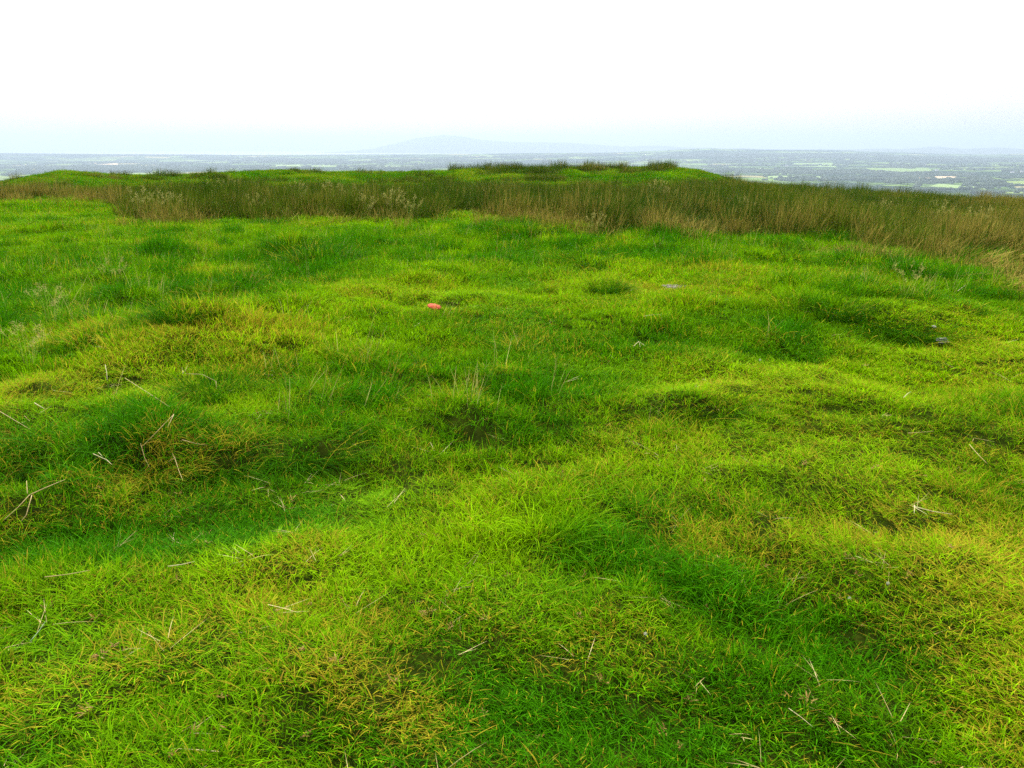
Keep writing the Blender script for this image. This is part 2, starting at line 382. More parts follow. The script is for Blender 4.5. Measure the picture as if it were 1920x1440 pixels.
link('sea', newmesh('sea', V, [(2 * i, 2 * i + 1, 2 * i + 3, 2 * i + 2) for i in range(96)]), M_sea, label='pale strip of sea at the far edge of the lowland', cat='sea', kind='structure')
def ridge(name, prof, Y0, depth, label):
    ss = np.linspace(s_of(prof[0][0], 270), s_of(prof[-1][0], 270), 260)
    ps = np.array([s_of(*q) for q in prof]); pz = np.array([elev_z(q[0], q[1], Y0) for q in prof])
    zc = np.interp(ss, ps, pz)
    zc = zc + (8 * vn(ss * Y0, 0 * ss, 600, 31) + 4 * vn(ss * Y0, 0 * ss, 240, 32))
    V = []; rows = 25
    for k in range(rows):
        u = -1 + 2 * k / (rows - 1); g = math.cos(u * math.pi / 2) ** 1.3 if abs(u) < .999 else 0
        Y = Y0 + u * depth
        for a, z in zip(ss, zc):
            base = VB - 22
            V.append((a * Y0 * (1 + .02 * u), Y, base + (z - base) * g + 12 * g * (1 - g) * float(vn(a * Y0, Y, 700, 33))))
    n = len(ss)
    Fq = np.array([(k * n + i, k * n + i + 1, (k + 1) * n + i + 1, (k + 1) * n + i) for k in range(rows - 1) for i in range(n - 1)])
    return link(name, newmesh(name, V, Fq), M_hills, label=label, cat='hill', kind='structure')
ridge('distant_hill', [(560, 289), (640, 284), (700, 279), (740, 269), (790, 257), (830, 253), (870, 256), (900, 262), (960, 266), (1050, 267),
                       (1120, 271), (1180, 275), (1240, 273), (1300, 277), (1420, 283), (1500, 290)], 24500., 2600, 'pale blue long hill fading on the horizon')
ridge('distant_low_hills', [(1180, 290), (1260, 281), (1330, 277), (1440, 280), (1560, 281), (1640, 279), (1700, 279), (1755, 275), (1800, 280),
                            (1870, 277), (1930, 281), (2100, 285), (2300, 290)], 19000., 1800, 'low pale hills behind the wooded ridge on the right')
# fields that stand out in the farmland
def field(name, pts, mat, label, lift=1.2):
    pts = [at(*q) for q in pts]
    a, b, c_, d = [np.array(q[:2]) for q in pts]
    V = []; n = 10
    for i in range(n + 1):
        for j in range(n + 1):
            u, v = i / n, j / n
            q = (a * (1 - u) + b * u) * (1 - v) + (d * (1 - u) + c_ * u) * v
            V.append((q[0], q[1], float(ground(q[0], q[1])) + lift))
    Fq = np.array([(i * (n + 1) + j, (i + 1) * (n + 1) + j, (i + 1) * (n + 1) + j + 1, i * (n + 1) + j + 1) for i in range(n) for j in range(n)])
    link(name, newmesh(name, V, Fq), mat, label=label, cat='field', kind='structure')
field('cereal_field', [(168, 308), (222, 309), (218, 304), (160, 303.5)], M_fstraw, 'ripe pale straw field among green fields on the left')
field('cereal_field', [(1700, 335), (1800, 334.5), (1790, 331), (1690, 331)], M_fstraw, 'ripe pinkish field below dark woods on the right')
for i, (q, lb) in enumerate([
    ([(245, 328), (300, 329), (298, 325.5), (240, 325)], 'bright green strip just over the skyline on the left'),
    ([(500, 312), (640, 313), (620, 309.5), (520, 309)], 'long pale pasture strip above the left skyline'),
    ([(655, 315), (760, 315.5), (750, 311), (650, 310.5)], 'bright pasture below the far blue hill'),
    ([(650, 302), (720, 302), (710, 299.5), (655, 299.5)], 'far small pale pasture near the sea'),
    ([(1440, 334), (1560, 335), (1540, 331), (1440, 330.5)], 'pale pasture strip just over the grass mound edge'),
    ([(1480, 312), (1570, 314), (1560, 305), (1490, 306)], 'pale pasture on the lower slope of the wooded ridge'),
    ([(1640, 322), (1750, 323), (1740, 315), (1620, 315.5)], 'wide pasture in the middle of the right hand farmland'),
    ([(1630, 297), (1670, 297), (1660, 291), (1625, 291.5)], 'small pasture cut into the forested ridge'),
    ([(1740, 350), (1850, 356), (1840, 351), (1760, 345)], 'near bright pasture low on the right'),
    ([(1780, 300), (1840, 300), (1830, 296), (1760, 296)], 'thin pasture high on the ridge to the right')]):
    field('pasture_field', q, M_fpale if i in (0, 1, 2, 4, 8) else M_fgreen, lb)
# ------------------------------------------------------------------ blades and prototypes
def blades(rng, n, rad, lmin, lmax, width, tilt=(.1, .6), curve=(.2, 1.1), seg=3, outward=.5, bias=None, edge=1.0, droop=1.):
    a = rng.uniform(0, 2 * math.pi, n); q = rad * np.sqrt(rng.uniform(0, 1, n)) ** edge
    bx, by = q * np.cos(a), q * np.sin(a)
    phi = np.where(rng.uniform(0, 1, n) < outward, a + rng.normal(0, .5, n), rng.uniform(0, 2 * math.pi, n))
    L = rng.uniform(lmin, lmax, n); th = rng.uniform(*tilt, n); cu = rng.uniform(*curve, n)
    w = width * rng.uniform(.7, 1.3, n)
    dx, dy = np.cos(phi), np.sin(phi)
    if bias:
        dx = dx + bias[0]; dy = dy + bias[1]; m = np.hypot(dx, dy); dx /= m; dy /= m
    tw = rng.normal(0, .5, n)
    wx, wy, wz = -dy * np.cos(tw), dx * np.cos(tw), np.sin(tw)
    px, py, pz = bx.copy(), by.copy(), np.full(n, -.012)
    V = []; B = []; T = []; rid = rng.uniform(0, 1, n)
    for k in range(seg + 1):
        u = k / seg
        ww = w * (.75 + .5 * u) * (1 - u) ** .6 if u < 1 else w * 0
        if k < seg:
            V.append(np.stack([px - wx * ww / 2, py - wy * ww / 2, pz - wz * ww / 2], 1)); V.append(np.stack([px + wx * ww / 2, py + wy * ww / 2, pz + wz * ww / 2], 1))
            B += [rid, rid]; T += [np.full(n, u)] * 2
        else:
            V.append(np.stack([px, py, pz], 1)); B.append(rid); T.append(np.ones(n))
        ang = th + cu * droop * (u + .5 / seg)
        st = L / seg
        px = px + dx * np.sin(ang) * st; py = py + dy * np.sin(ang) * st; pz = pz + np.cos(ang) * st
    nv = len(V); V = np.stack(V, 1).reshape(-1, 3); B = np.stack(B, 1).ravel(); T = np.stack(T, 1).ravel()
    base = np.arange(n) * nv; Fc = []
    for k in range(seg - 1):
        o = 2 * k
        Fc.append(np.stack([base + o, base + o + 1, base + o + 3], 1)); Fc.append(np.stack([base + o, base + o + 3, base + o + 2], 1))
    o = 2 * (seg - 1); Fc.append(np.stack([base + o, base + o + 1, base + o + 2], 1))
    return V, np.concatenate(Fc), B, T
def merge(parts):
    V, Fc, B, T, o = [], [], [], [], 0
    for v, f, b, t_ in parts: V.append(v); Fc.append(f + o); B.append(b); T.append(t_); o += len(v)
    return np.concatenate(V), np.concatenate(Fc), np.concatenate(B), np.concatenate(T)
def bmesh_of(name, data): return newmesh(name, data[0], data[1], {'brand': data[2], 'bt': data[3]})
rng = np.random.default_rng(5)
protos = bpy.data.collections.new('grass_prototypes')
pn = [0]
def proto(coll, data, mat):
    o = bpy.data.objects.new('proto_%02d' % pn[0], bmesh_of('blade_patch', data)); pn[0] += 1
    o.data.materials.append(mat); coll.objects.link(o)
for k in range(4):   # 0-3 near turf
    proto(protos, merge([blades(rng, 26, .06, .030, .070, .0040, (.15, 1.1), (.3, 1.6), 4, .35), blades(rng, 7, .06, .06, .11, .0040, (.1, .9), (.3, 1.4), 4, .3)]), M_grass)
for k in range(3):   # 4-6 middle distance
    proto(protos, blades(rng, 50, .12, .035, .10, .0062, (.1, .8), (.3, 1.3), 3, .4), M_grass)
for k in range(3):   # 7-9 far
    proto(protos, blades(rng, 70, .27, .05, .16, .013, (.1, .8), (.3, 1.1), 3, .4), M_grass)
for k in range(3):   # 10-12 long lush grass
    proto(protos, blades(rng, 36, .07, .08, .19, .0046, (.15, .8), (.5, 1.7), 5, .5), M_grass)
for k in range(3):   # 13-15 long grass, middle distance
    proto(protos, blades(rng, 44, .11, .09, .22, .0056, (.1, .7), (.4, 1.6), 4, .5, (.3, -.1)), M_grass)
for k in range(3):   # 16-18 thin flowering stalks in the rough grass
    proto(protos, blades(rng, 5, .12, .20, .40, .0042, (.03, .35), (.1, .6), 4, .4, (.3, 0)), M_seed)
def gn_scatter(name, coll, pts, rot, scl, idx, attrs, label, cat):
    me = bpy.data.meshes.new(name + '_points'); me.vertices.add(len(pts)); me.vertices.foreach_set('co', pts.astype(np.float32).ravel())
    for nm, arr in (('rot', rot), ('scl', scl)):
        a_ = me.attributes.new(nm, 'FLOAT_VECTOR', 'POINT'); a_.data.foreach_set('vector', arr.astype(np.float32).ravel())
    a_ = me.attributes.new('idx', 'INT', 'POINT'); a_.data.foreach_set('value', idx.astype(np.int32))
    for nm, arr in attrs.items():
        a_ = me.attributes.new(nm, 'FLOAT', 'POINT'); a_.data.foreach_set('value', arr.astype(np.float32))
    o = link(name, me, None, label=label, cat=cat, kind='stuff')
    ng = bpy.data.node_groups.new(name + '_nodes', 'GeometryNodeTree')
    ng.interface.new_socket('Geometry', in_out='INPUT', socket_type='NodeSocketGeometry'); ng.interface.new_socket('Geometry', in_out='OUTPUT', socket_type='NodeSocketGeometry')
    N, L = ng.nodes, ng.links
    gi, go = N.new('NodeGroupInput'), N.new('NodeGroupOutput')
    ci = N.new('GeometryNodeCollectionInfo'); ci.inputs['Collection'].default_value = coll; ci.inputs['Separate Children'].default_value = True; ci.inputs['Reset Children'].default_value = True
    ip = N.new('GeometryNodeInstanceOnPoints'); ip.inputs['Pick Instance'].default_value = True
    def na(nm, ty):
        x = N.new('GeometryNodeInputNamedAttribute'); x.data_type = ty; x.inputs['Name'].default_value = nm; return x.outputs['Attribute']
    L.new(gi.outputs[0], ip.inputs['Points']); L.new(ci.outputs[0], ip.inputs['Instance'])
    L.new(na('idx', 'INT'), ip.inputs['Instance Index']); L.new(na('rot', 'FLOAT_VECTOR'), ip.inputs['Rotation']); L.new(na('scl', 'FLOAT_VECTOR'), ip.inputs['Scale'])
    L.new(ip.outputs[0], go.inputs[0])
    md = o.modifiers.new('scatter', 'NODES'); md.node_group = ng
    return o
def eulers(spin, tilt, tdir):
    # R = Rot(axis perpendicular to tdir, tilt) * Rz(spin), as XYZ euler angles
    kx, ky = -np.sin(tdir), np.cos(tdir); c_, s_ = np.cos(tilt), np.sin(tilt); C1 = 1 - c_
    Rm = np.empty((len(spin), 3, 3))
    Rm[:, 0, 0] = c_ + kx * kx * C1; Rm[:, 0, 1] = kx * ky * C1; Rm[:, 0, 2] = ky * s_
    Rm[:, 1, 0] = kx * ky * C1; Rm[:, 1, 1] = c_ + ky * ky * C1; Rm[:, 1, 2] = -kx * s_
    Rm[:, 2, 0] = -ky * s_; Rm[:, 2, 1] = kx * s_; Rm[:, 2, 2] = c_
    Z = np.zeros_like(Rm); Z[:, 0, 0] = np.cos(spin); Z[:, 0, 1] = -np.sin(spin); Z[:, 1, 0] = np.sin(spin); Z[:, 1, 1] = np.cos(spin); Z[:, 2, 2] = 1
    M = Rm @ Z
    return np.stack([np.arctan2(M[:, 2, 1], M[:, 2, 2]), -np.arcsin(np.clip(M[:, 2, 0], -1, 1)), np.arctan2(M[:, 1, 0], M[:, 0, 0])], 1)
# where the turf is dry, lush, long (photograph points, radius in metres, dry, lush, length)
PATCH = [((0, 1340), (1500, 1330), .6, .0, .32, -.12), ((-50, 790), (420, 645), .36, .24, -.55, -.2), ((420, 640), (800, 545), .6, .16, -.40, -.1), ((800, 560), (1400, 530), 1.3, .10, -.45, -.3),
         ((1230, 545), (1400, 570), .35, .30, -.4, -.4), ((1400, 725), (1900, 770), .42, .18, -.6, -.3), ((1400, 860), (1900, 960), .42, .20, -.35, -.3),
         ((1350, 1000), (1700, 1000), .22, .24, -.3, -.3), ((1880, 1000), (1920, 1350), .24, .24, -.4, -.3), ((500, 1090), (1050, 975), .20, .03, -.5, .1),
         ((0, 1330), (520, 1170), .24, .28, -.25, -.1), ((640, 1270), (820, 1340), .12, .5, -.3, -.3), ((880, 920), (1280, 820), .28, .18, -.35, .1),
         ((550, 1060), (600, 1020), .12, .35, -.2, 0), ((1180, 1150), (1100, 1200), .12, .2, -.1, -.2), ((500, 680), (560, 640), .4, .25, -.2, 0),
         ((0, 1010), (480, 960), .30, -.15, .75, .35), ((580, 860), (1000, 790), .28, -.15, .35, .3), ((1060, 990), (1300, 1080), .20, -.2, .5, .4),  # first entry also darkens the turf for the shadow under the near bank
         ((1300, 1080), (1680, 1200), .22, -.15, .5, .35), ((930, 1320), (1250, 1390), .15, -.2, .45, .3), ((1450, 620), (1700, 632), .22, -.2, .35, .2), ((1740, 600), (1920, 690), .5, .12, -.4, -.5), ((1380, 700), (1920, 690), .45, .16, -.8, -.6), ((1780, 650), (1920, 620), .8, .16, -.7, -.6), ((1500, 800), (1900, 850), .35, .25, -.35, -.35), ((1650, 900), (1900, 1250), .3, .10, -.3, -.35),
         ((-100, 560), (500, 480), 2.2, -.05, .30, .7), ((600, 470), (1500, 480), 1.6, -.1, .15, .4), ((1500, 575), (1800, 545), .7, -.1, .15, .7),
         ((50, 850), (600, 830), .35, .05, .15, .4), ((1450, 1250), (1750, 1350), .2, -.2, .25, .2), ((950, 700), (1100, 720), .3, -.1, .3, .1),
         ((700, 1180), (900, 1130), .15, .15, -.1, -.1), ((1000, 440), (1300, 460), .8, 0, .1, .5), ((1120, 800), (1200, 790), .12, .3, -.3, .0),
         ((1700, 1150), (1900, 1080), .2, .15, -.3, -.3), ((280, 860), (450, 830), .13, .4, -.2, .1), ((200, 890), (250, 920), .1, .4, -.2, .1), ((0, 980), (80, 950), .12, .4, -.3, .1)]
PATCH = [(flat(*a), flat(*b), r, d, l, g) for a, b, r, d, l, g in PATCH]
def props(x, y):
    n1 = vn(x, y, .45, 41); n2 = vn(x, y, 1.4, 42); n3 = vn(x, y, .16, 43); n4 = vn(x, y, .8, 44)
    dry = .08 + .09 * n1 + .08 * n2 + .12 * n3
    lush = .54 + .32 * n4 + .16 * vn(x, y, .3, 45) + .20 * vn(x, y, .11, 48) + .1 * vn(x, y, 5., 46)
    ln_ = 1 + .28 * n1 + .25 * n3 + .3 * vn(x, y, 1., 47)
    for a, b, r, d, l, g in PATCH:
        k = capsule(x + .3 * r * n1, y + .3 * r * n4, a, b, r); dry = dry + d * k; lush = lush + l * k; ln_ = ln_ + g * k
    rough = sst(1.05, 1.4, ln_) * sst(2.2, 4.5, y)      # shaggy dark tufts in the rougher grass
    tuft = sst(.22, .5, vn(x, y, .42, 90) + .35 * vn(x, y, .2, 91)) * (.25 + .75 * rough) * sst(2.5, 5, y)
    lush = lush + .75 * tuft; ln_ = ln_ + .75 * tuft * (rough + .15); dry = dry - .15 * tuft
    pale = sst(.3, .6, vn(x, y, .6, 92)) * rough; lush = lush - .35 * pale; dry = dry + .15 * pale
    return np.clip(dry, 0.02, 1), np.clip(lush, 0, 1.25), np.clip(ln_, .58, 2.4)
bands = [(.9, 3.2, 1000, (0, 4)), (3.2, 5.5, 620, (0, 4)), (5.5, 9.5, 280, (4, 7)), (9.5, 19, 150, (4, 7)), (15, 54, 38, (7, 10))]
clear = [(at(1262, 542), .10), (at(815, 586), .05), (at(1765, 648), .08)]
PX, PY, TI, DN = [], [], [], []
for y0, y1, dens, (i0, i1) in bands:
    W = .86 * y1 + 1.2
    n = int(dens * 2 * W * (y1 - y0)); x = rng.uniform(-W, W, n); y = rng.uniform(y0, y1, n)
    k = np.abs(x) < .86 * y + 1.2
    if y0 == 15: k &= y > np.minimum(front(x / y) + 2, 19 + 0 * y)
    x, y = x[k], y[k]; PX.append(x); PY.append(y); TI.append(rng.integers(i0, i1, len(x)))
x = np.concatenate(PX); y = np.concatenate(PY); ti = np.concatenate(TI)
keep = np.ones(len(x), bool)
for hx, hy, hr, hd in HOLES:
    if hd < -.02: keep &= ~((((x - hx) / 1.25) ** 2 + (y - hy) ** 2 < (hr * .7) ** 2) & (rng.uniform(0, 1, len(x)) < .2) & (y < 9))
for (cx, cy_, _), r in clear: keep &= np.hypot(x - cx, y - cy_) > r
keep &= (y > 5.5) | (rng.uniform(0, 1, len(x)) < .90 + .30 * vn(x, y, .13, 64) + .25 * vn(x, y, .34, 65))
s = x / y; inr = (y > front(s) + .6) & (y < back(s) - 1)
keep &= ~(inr & (rng.uniform(0, 1, len(x)) < .5))
x, y, ti = x[keep], y[keep], ti[keep]; s = x / y
dry, lush, ln_ = props(x, y)
farf = sst(14, 30, y)
lush = np.where(y > 26, .95 + .35 * vn(x, y, 2.2, 50) + .3 * vn(x, y, .9, 51), lush); dry = np.where(y > 26, .14 + .12 * vn(x, y, 2, 52), dry)
longg = (ti < 4) & (rng.uniform(0, 1, len(x)) < np.clip((ln_ - 1.2) * .6, 0, .45))
ln_ = ln_ * (1 - .14 * (y < 4.5))
ti = np.where(longg, rng.integers(10, 13, len(x)), ti)
lm = (ti < 7) & (y > 5.5) & (rng.uniform(0, 1, len(x)) < np.clip((ln_ - 1.05) * .8, 0, .6)); ti = np.where(lm, rng.integers(13, 16, len(x)), ti)
stk = (y > 4.5) & (y < 19) & (ln_ > 1.15) & (rng.uniform(0, 1, len(x)) < .022); ti = np.where(stk, rng.integers(16, 19, len(x)), ti); ln_ = np.where(stk, 1.0, ln_)
mid_far = (y > 9.5) & (ti < 7); sc_xy = np.where(mid_far, 1.35, 1.0) * rng.uniform(.8, 1.25, len(x))
sc_z = ln_ * rng.uniform(.75, 1.25, len(x)) * np.where((ti >= 10) & (ti < 16), .62, 1) * np.where((y > 5.5) & (ti < 7), 1.15, 1) * np.where(mid_far, 1.3, 1)
for k in (4, ): sc_z = np.where(ti >= 7, np.where(ti < 10, np.clip(sc_z * 1.25, .5, 1.8), sc_z), sc_z)
tdir = .4 + 1.6 * vn(x, y, 1.1, 60) + .8 * vn(x, y, .35, 61); tilt = np.clip(.18 + .28 * vn(x, y, .7, 62) + .1 * rng.normal(0, 1, len(x)), 0, .7)
z = ground(x, y)
gn_scatter('grass', protos, np.stack([x, y, z], 1), eulers(rng.uniform(0, 6.283, len(x)), tilt, tdir), np.stack([sc_xy, sc_xy, sc_z], 1), ti,
           {'gdry': dry, 'glush': lush}, 'green and yellow short turf covering the whole hilltop', 'grass')
print('grass instances', len(x))
# ------------------------------------------------------------------ rush bed
rp = bpy.data.collections.new('rush_prototypes')
def rushdata(rng, n, rad, l0, l1, w, bias=(.25, 0)):
    return blades(rng, n, rad, l0, l1, w, (.02, .32), (.05, .35), 4, .7, bias)
for k in range(4): proto(rp, rushdata(rng, 80, .24, .36, .82, .0085), M_rush)
for k in range(2): proto(rp, blades(rng, 70, .26, .35, .70, .0085, (.5, 1.1), (.1, .5), 4, .3, (1.3, .1)), M_rush)
N = 16000
y = rng.uniform(8, 47, N * 2); x = rng.uniform(-.95, .95, N * 2) * y; keep = rng.uniform(0, 1, N * 2) < (y / 47) ** .4
nc = 420; sc1 = np.concatenate([rng.uniform(s_of(845, 320), s_of(1262, 320), 300), rng.uniform(s_of(1355, 340), s_of(1740, 350), 120)]); yc = rng.uniform(46.5, 49.8, nc)
x[:nc] = sc1 * yc; y[:nc] = yc; s = x / y; crest_row = np.arange(N * 2) < nc
f = front(s) + .9 * vn(x, y, 1.1, 70) + .6 * vn(x, y, .5, 77) + .5; b = back(s) + 1.6 * vn(x, y, 2.5, 71)
keep &= (rng.uniform(0, 1, N * 2) < sst(f - 2.8, f + .8, y) ** 2) & ((y < b) | ((y < 49.5) & (vn(x, y, 1.7, 68) > .28))) & (vn(x, y, 1.0, 72) > -.48)
keep = np.where(crest_row, vn(x, y, 1.5, 79) > -.1, keep)
x, y, s, f = x[keep], y[keep], s[keep], f[keep]; z = ground(x, y)
pxs = 960 + s * (cP + sP * 330 / F) * F
right = sst(1250, 1800, pxs)
dry = .20 + .22 * vn(x, y, 1.6, 73) + .16 * vn(x, y, .6, 74) + .02 * right + .30 * np.exp(-(y - f) / 1.2) - .12 * (pxs < 900) * (pxs > 240)
dry = dry - .11 + .5 * np.exp(-((pxs - 1520) / 70) ** 2) * np.exp(-(y - f) / 1.3) + .25 * np.exp(-((pxs - 1860) / 90) ** 2) + .2 * (pxs < 230)
lush = .7 + .3 * vn(x, y, 2.1, 75)
hgt = (.86 + .36 * vn(x, y, .9, 76) + .28 * vn(x, y, .4, 78)) * (.45 + .55 * sst(-2.2, 2.2, y - f)) * np.where(pxs < 220, .75, 1) * (1 - .38 * sst(24, 35, y) * (1 - right)) * (1 - .2 * right)
hgt = hgt * (1 - .35 * sst(34, 42, y) * right)
hgt = np.where(y > 46.4, rng.uniform(.5, .95, len(x)), hgt)
flat_ = rng.uniform(0, 1, len(x)) < (.06 + .8 * np.exp(-((pxs - 1540) / 75) ** 2) * np.exp(-(y - f) / 1.2) + .55 * np.exp(-((pxs - 1880) / 90) ** 2) * np.exp(-(y - f) / 2.) + .2 * right)
ti = np.where(flat_ & (y < 40), rng.integers(4, 6, len(x)), rng.integers(0, 4, len(x)))
tilt = .08 + .12 * right + .12 * rng.normal(0, 1, len(x)) + .12 * vn(x, y, .8, 69); tilt = np.clip(tilt, 0, .5)
sxy = rng.uniform(.85, 1.3, len(x))
spin = np.where(flat_, rng.normal(0.1, .35, len(x)), rng.normal(0, .5, len(x)))
gn_scatter('rush_bed', rp, np.stack([x, y, z], 1), eulers(spin, tilt, rng.normal(.2, .5, len(x))), np.stack([sxy, sxy, hgt * rng.uniform(.85, 1.15, len(x))], 1), ti,
           {'gdry': np.clip(dry, .05, 1), 'glush': np.clip(lush, 0, 1)}, 'dense olive brown band of tall rushes behind the turf', 'rushes')
print('rush instances', len(x))
# ------------------------------------------------------------------ rush clumps on the skyline and far bank (things)
clump_me = [bmesh_of('rush_clump', blades(rng, 200, .30, .40, .85, .014, (.02, .5), (.05, .4), 4, .8, (.3, 0))) for _ in range(3)]
bush_me = [bmesh_of('dense_rush_clump', blades(rng, 380, .42, .30, .70, .015, (.05, .8), (.1, .6), 4, .8, (.15, 0))) for _ in range(2)]
sky_clumps = [
    (212, 327, .45, 0, 'small thin rush clump beside a bushier one on the left skyline'), (234, 329, .75, 1, 'dark bushy rush clump standing alone on the left skyline'),
    (300, 331, .9, 1, 'left half of the broad low rush clump on the left skyline'), (328, 331, .9, 1, 'right half of the broad low rush clump on the left skyline'),
    (362, 330, .5, 0, 'low sparse rush clump right of the broad clump on the skyline'), (435, 326, .55, 0, 'sparse rushes standing midway along the left skyline'),
    (470, 326, .4, 0, 'thin short rush tuft left of the paired dark clumps'), (552, 321, .6, 0, 'thin dark rush clump left of the dense one near the left skyline middle'),
    (592, 321, .8, 1, 'dense dark rush clump with a thinner one on its left'), (683, 325, .85, 1, 'wide olive rush clump on the skyline before the far blue hill'),
    (712, 325, .5, 0, 'small rush tuft right of the wide olive clump'), (752, 326, .35, 0, 'tiny rush sprig alone before the far blue hill'),
    (852, 322, .8, 0, 'leftmost open rush clump of the long skyline row'), (872, 321, .7, 0, 'thin rushes next to the leftmost clump of the skyline row'),
    (918, 319, .95, 0, 'tall spiky rush clump left in the skyline row'), (1052, 317, .7, 0, 'spreading rush clump in the middle of the skyline row'),
    (1105, 315, .85, 0, 'dense tall rushes right of the middle of the skyline row'), (1132, 316, .9, 1, 'dark bushy rush clump in the right half of the skyline row'),
    (1160, 316, .7, 0, 'rush clump between two dark ones in the skyline row'), (1243, 315, .8, 1, 'dark rush clump at the right end of the skyline row'),
    (1372, 338, 1.0, 1, 'broad rush clump right below the green mound'), (1412, 342, .8, 1, 'second rush clump right of the green mound'),
    (1487, 346, .55, 1, 'small round dark rush clump on the right skyline'), (1513, 348, .8, 1, 'larger dark rush clump on the right skyline'),
    (1548, 350, .8, 0, 'brownish windswept rush clump on the right skyline'), (1575, 351, .8, 0, 'low brown rushes between clumps on the right skyline'),
    (1616, 354, .9, 0, 'tufted rush clump leaning right on the right skyline'), (1652, 357, .7, 0, 'low leaning rushes on the right skyline'),
    (1692, 360, 1.1, 0, 'tall windswept rush clump on the right skyline'), (1716, 363, .75, 0, 'last separate rush clump on the right skyline')]
for i, (px, py, sc, kind, lb) in enumerate(sky_clumps):
    d = ray(px, py); Y = 49.3 if px < 1340 else 47.5
    xx = d[0] / d[1] * Y; me = (bush_me if kind else clump_me)[i % (2 if kind else 3)]
    k = sc * random.Random(i).uniform(1.05, 1.3)
    link('rush_clump', me, M_rush1, label=lb, cat='rush clump', group='rush clumps along the skyline', loc=(xx, Y, float(ground(xx, Y)) - .02),
         rot=(0, .15 if px > 1340 else .04, random.Random(i + 90).uniform(-.6, .6)), scl=(k * 1.05, k, k * (1.25 if px > 1340 else 1)))
# ------------------------------------------------------------------ grass tussocks (things)
def tuss(rng, n, l0, l1, rad=.10, w=.0042, bias=(.25, -.1), tilt=(.1, 1.0), curve=(.6, 2.0)):
    return blades(rng, n, rad, l0, l1, w, tilt, curve, 6, .85, bias)
tus_me = [bmesh_of('grass_tussock', tuss(rng, 620, .06, .22, .17, .0038, (.3, -.1))) for _ in range(4)]
tus_up = [bmesh_of('upright_tussock', tuss(rng, 700, .10, .25, .14, .0034, (.3, 0), (.05, .7), (.2, 1.2))) for _ in range(2)]
tus_flow = [bmesh_of('flowing_tussock', tuss(rng, 560, .08, .30, .20, .0038, (.8, -.25), (.3, 1.2), (.3, 1.8))) for _ in range(3)]
for i, (px, py, wpx, kind, lb) in enumerate(tus_list):
    xx, yy, zz = at(px, py); me = [tus_me, tus_up, tus_flow, tus_me][kind]; me = me[i % len(me)]
    dist = math.hypot(yy, EYE); size = wpx * dist / F      # width in metres
    k = size / (.36 if kind < 2 else .46 if kind == 2 else .38)
    if kind == 3:
        me = me.copy(); me.materials.clear()
    o = link('grass_tussock', me, M_tussdry if kind == 3 else M_tuss, label=lb, cat='grass tussock', group='grass tussocks in the turf', loc=(xx, yy, zz - .02),
             rot=(0, 0, random.Random(i).uniform(-.4, .4) if kind == 2 else random.Random(i).uniform(0, 6.28)), scl=(k * 1.1, k * 1.05, k * (.78 if kind != 1 else .66)))
# ------------------------------------------------------------------ seeding grass clumps (things)
def panicle(rng, n, h0, h1, w=.004):
    parts = [blades(rng, n, .12, h0, h1, w, (.02, .35), (.1, .5), 5, .6, (.25, 0))]
    V, Fc, B, T = parts[0]; nv = 11
    tips = V.reshape(n, nv, 3)[:, -1]; sub = V.reshape(n, nv, 3)[:, -3]
    for q in range(n):
        m = 14; v, f, b, t_ = blades(rng, m, .01, .03, .075, .009, (.2, 1.3), (.2, .8), 3, .8)
        L = np.repeat(rng.uniform(0, 1, m), len(v) // m)[:, None]
        v = v + tips[q] * L + sub[q] * (1 - L); parts.append((v, f, b * .6, t_))
    return merge(parts)
pan_me = [bmesh_of('seeding_grass', panicle(rng, 16, .45, .8)) for _ in range(3)]
seed_list = [(265, 412, 1.0, 'pale feathery seed heads at the left end of the tall rushes'), (300, 410, .9, 'cream seed heads leaning among rushes left'), (330, 408, .8, 'low cream seed heads before the left rushes'),
             (400, 380, 1.1, 'tall pale seed heads inside the left rushes'), (432, 382, 1.2, 'tallest pale seed heads inside the left rushes'), (375, 385, .9, 'pale seed heads left of the tallest ones'),
             (480, 412, .8, 'buff seed heads at the rush foot left of centre'), (555, 398, 1.2, 'bright seed heads standing above dark rushes'), (630, 395, 1.2, 'cream seed head cluster before the darkest rushes'),
             (655, 400, 1., 'cream seed heads right beside the darkest rushes'), (735, 412, 1., 'seed heads over a dark gap in the rushes'), (690, 414, .8, 'short cream seed heads at the dark gap in the rushes'),
             (770, 418, .8, 'straw seed heads at the foot of the centre rushes'), (1225, 385, 1.2, 'pale seed heads within the rushes right of centre'), (1255, 400, 1., 'silvery seed heads within the rushes right of centre'),
             (1400, 430, .9, 'pale seed heads at the front of the right rushes'), (1110, 450, .7, 'short seed heads before the rushes right of centre'), (1650, 420, 1., 'pale seed heads deep in the right rushes'),
             (1760, 430, 1.1, 'seed heads among windswept rushes on the right'), (1830, 440, 1.1, 'seed heads among the brown rushes near the right edge'), (100, 610, .55, 'sparse pale flowering stems in rough grass on the left'),
             (215, 545, .55, 'fine flowering stems over the rough grass on the left'), (1700, 560, .5, 'fine flowering stems behind the dark bank'), (60, 690, .5, 'flowering stems beside the yellow ridge at the left')]
for i, (px, py, k, lb) in enumerate(seed_list):
    xx, yy, zz = at(px, py)
    link('seeding_grass', pan_me[i % 3], M_seed, label=lb, cat='seeding grass', group='clumps of seeding grass', loc=(xx, yy, zz), rot=(0, .05, random.Random(i).uniform(-.5, .5)), scl=(k, k, k))
